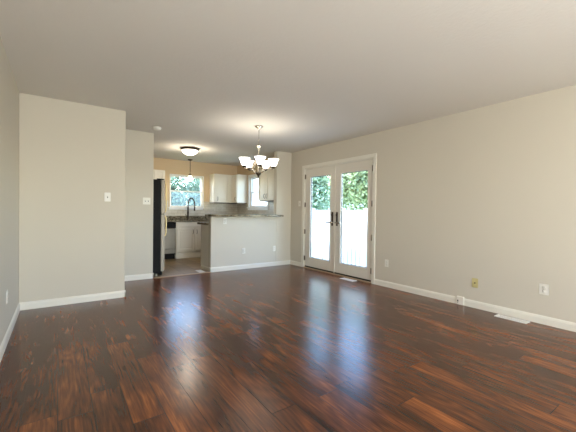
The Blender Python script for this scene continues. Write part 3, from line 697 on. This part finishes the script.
# white vinyl privacy fence beyond the doors
FXX = 6.5
t = thing('privacy_fence', 'white vinyl privacy fence outside the french doors', 'fence', (FXX, 8, -.42))
for i in range(7):
    y = 1.2+i*2.2
    at(t, MB().box(FXX-.05, FXX+.07, y-.06, y+.06, -.42, 1.24, bev=.006).box(FXX-.06, FXX+.08, y-.07, y+.07, 1.24, 1.262, bev=.008), 'post', 'fence')
for i in range(6):
    y0 = 1.26+i*2.2; y1 = y0+2.08
    mb = MB(); k = 0; n = 14; wd = (y1-y0)/n
    for j in range(n):
        mb.box(FXX, FXX+.022, y0+j*wd+.011, y0+(j+1)*wd-.011, -.36, .88, bev=.003)
    mb.box(FXX+.05, FXX+.06, y0, y1, -.36, .88)
    at(t, mb, 'board_panel', 'fence')
    at(t, MB().box(FXX-.015, FXX+.037, y0, y1, .88, .925, bev=.004), 'middle_rail', 'fence')
    at(t, MB().box(FXX-.015, FXX+.037, y0, y1, 1.165, 1.215, bev=.004), 'top_rail', 'fence')
    at(t, MB().box(FXX-.015, FXX+.037, y0, y1, -.40, -.36, bev=.004), 'bottom_rail', 'fence')
    mb = MB(); n = 28; wd = (y1-y0)/n
    for j in range(n): mb.box(FXX+.004, FXX+.02, y0+j*wd+.001, y0+(j+1)*wd-.001, .925, 1.165, bev=.002)
    at(t, mb, 'upper_panel', 'fence')
# neighbour's house
t = thing('neighbour_house', 'white sided neighbouring house with grey roof behind the fence', 'house', (18, 24, -.42))
HX0, HX1, HY0, HY1 = 15, 23.5, 18.6, 33
mb = MB()
mb.box(HX0, HX1, HY0, HY1, -.42, 4.6)
for i in range(28): mb.box(HX0-.02, HX0, HY0, HY1, -.42+i*.18, -.42+i*.18+.165, bev=.004)
at(t, mb, 'wall', 'siding')
bm = bmesh.new()
vs = [bm.verts.new(v) for v in ((HX0-.4, HY0-.4, 4.6), (HX1+.4, HY0-.4, 4.6), (HX1+.4, HY1+.4, 4.6), (HX0-.4, HY1+.4, 4.6), ((HX0+HX1)/2, HY0-.4, 7.2), ((HX0+HX1)/2, HY1+.4, 7.2))]
for f in ((0, 1, 4), (3, 5, 2), (0, 4, 5, 3), (1, 2, 5, 4), (0, 3, 2, 1)): bm.faces.new([vs[i] for i in f])
mb = MB(); mb._merge(bm); at(t, mb, 'roof', 'roof')
for y in (19.4, 22.5, 26.5):
    f = at(t, MB().box(HX0-.06, HX0-.02, y-.5, y+.5, 1.1, 1.8, bev=.01), 'window', 'vinyl')
    g = at(t, MB().box(HX0-.07, HX0-.061, y-.44, y+.44, 1.16, 1.74), 'pane', 'bluewin'); g.parent = f

def tree(label, name, x, y, base, hgt, crown_r, cz, n, leaf, size, seed, mtl, group=None, nblob=16, squash=.8, trunk_r=.14):
    rnd = random.Random(seed)
    t = thing(name, label, 'tree', (x, y, base), 0, group)
    tr = MB(); top = cz+crown_r*.3
    tr.tube(curve([(0, 0, -.05), (.05, .04, hgt*.25), (-.04, .08, hgt*.5), (.05, 0, top)], 5), [trunk_r*(1-.7*i/15) for i in range(16)])
    for k in range(7):
        a = rnd.uniform(0, 6.28); z0 = cz*.55+rnd.uniform(0, crown_r*.4); r = crown_r*rnd.uniform(.45, .8)
        tr.tube(curve([(0, 0, z0), (math.cos(a)*r*.5, math.sin(a)*r*.5, z0+r*.35), (math.cos(a)*r, math.sin(a)*r, z0+r*.8)], 4), [trunk_r*.4*(1-.8*i/8) for i in range(9)], n=6)
    tr.build('trunk', M['bark'], t)
    verts = []; faces = []
    blobs = []
    for k in range(nblob):
        a = rnd.uniform(0, 6.28); u = rnd.uniform(-1, 1); q = crown_r*rnd.uniform(.35, .75)
        c = (math.cos(a)*q*math.sqrt(1-u*u), math.sin(a)*q*math.sqrt(1-u*u), cz+u*q*squash)
        blobs.append((c, crown_r*rnd.uniform(.28, .48)))
    for i in range(n):
        c, r = rnd.choice(blobs)
        d = Vector((rnd.gauss(0, 1), rnd.gauss(0, 1), rnd.gauss(0, 1))).normalized()
        p = Vector(c)+d*r*(rnd.random()**.33)
        nrm = (d+Vector((rnd.gauss(0, .6), rnd.gauss(0, .6), rnd.gauss(.3, .6)))).normalized()
        a1 = nrm.orthogonal().normalized(); ang = rnd.uniform(0, 6.28); a2 = nrm.cross(a1)
        e1 = a1*math.cos(ang)+a2*math.sin(ang); e2 = nrm.cross(e1)
        s = size*rnd.uniform(.6, 1.3); b0 = len(verts)
        verts += [p-e1*s, p-e1*s*.1+e2*s*.42+nrm*s*.12, p+e1*s, p-e1*s*.1-e2*s*.42+nrm*s*.12]
        faces.append((b0, b0+1, b0+2, b0+3))
    me = bpy.data.meshes.new('foliage'); me.from_pydata([tuple(v) for v in verts], [], faces); me.materials.append(M[mtl])
    o = bpy.data.objects.new('foliage', me); C.objects.link(o); o.parent = t
    return t
G = -.42
tree('blue-green leafy tree seen through the left french door', 'leafy_tree', 12.6, 15.0, G, 5, 3.2, 4.0, 21000, 0, .12, 21, 'leaf_blue', nblob=60, squash=.9)
tree('sunlit yellow-green tree seen through the right french door', 'leafy_tree', 10.9, 9.35, G, 4.6, 1.95, 3.2, 13000, 0, .10, 8, 'leaf_yellow', nblob=40)
tree('pale green tree outside the sink window', 'leafy_tree', 4.75, 16.2, G, 3.4, 1.7, 2.0, 12000, 0, .10, 12, 'leaf_pale', nblob=22)
tree('slender pale tree outside the sink window at left', 'leafy_tree', 3.0, 21.5, G, 4.4, 1.7, 2.6, 3200, 0, .11, 14, 'leaf_pale')
tree('loose tree farther behind the sink window', 'leafy_tree', 8.6, 22.5, G, 4.6, 2.3, 2.9, 8000, 0, .12, 17, 'leaf_pale', nblob=24)
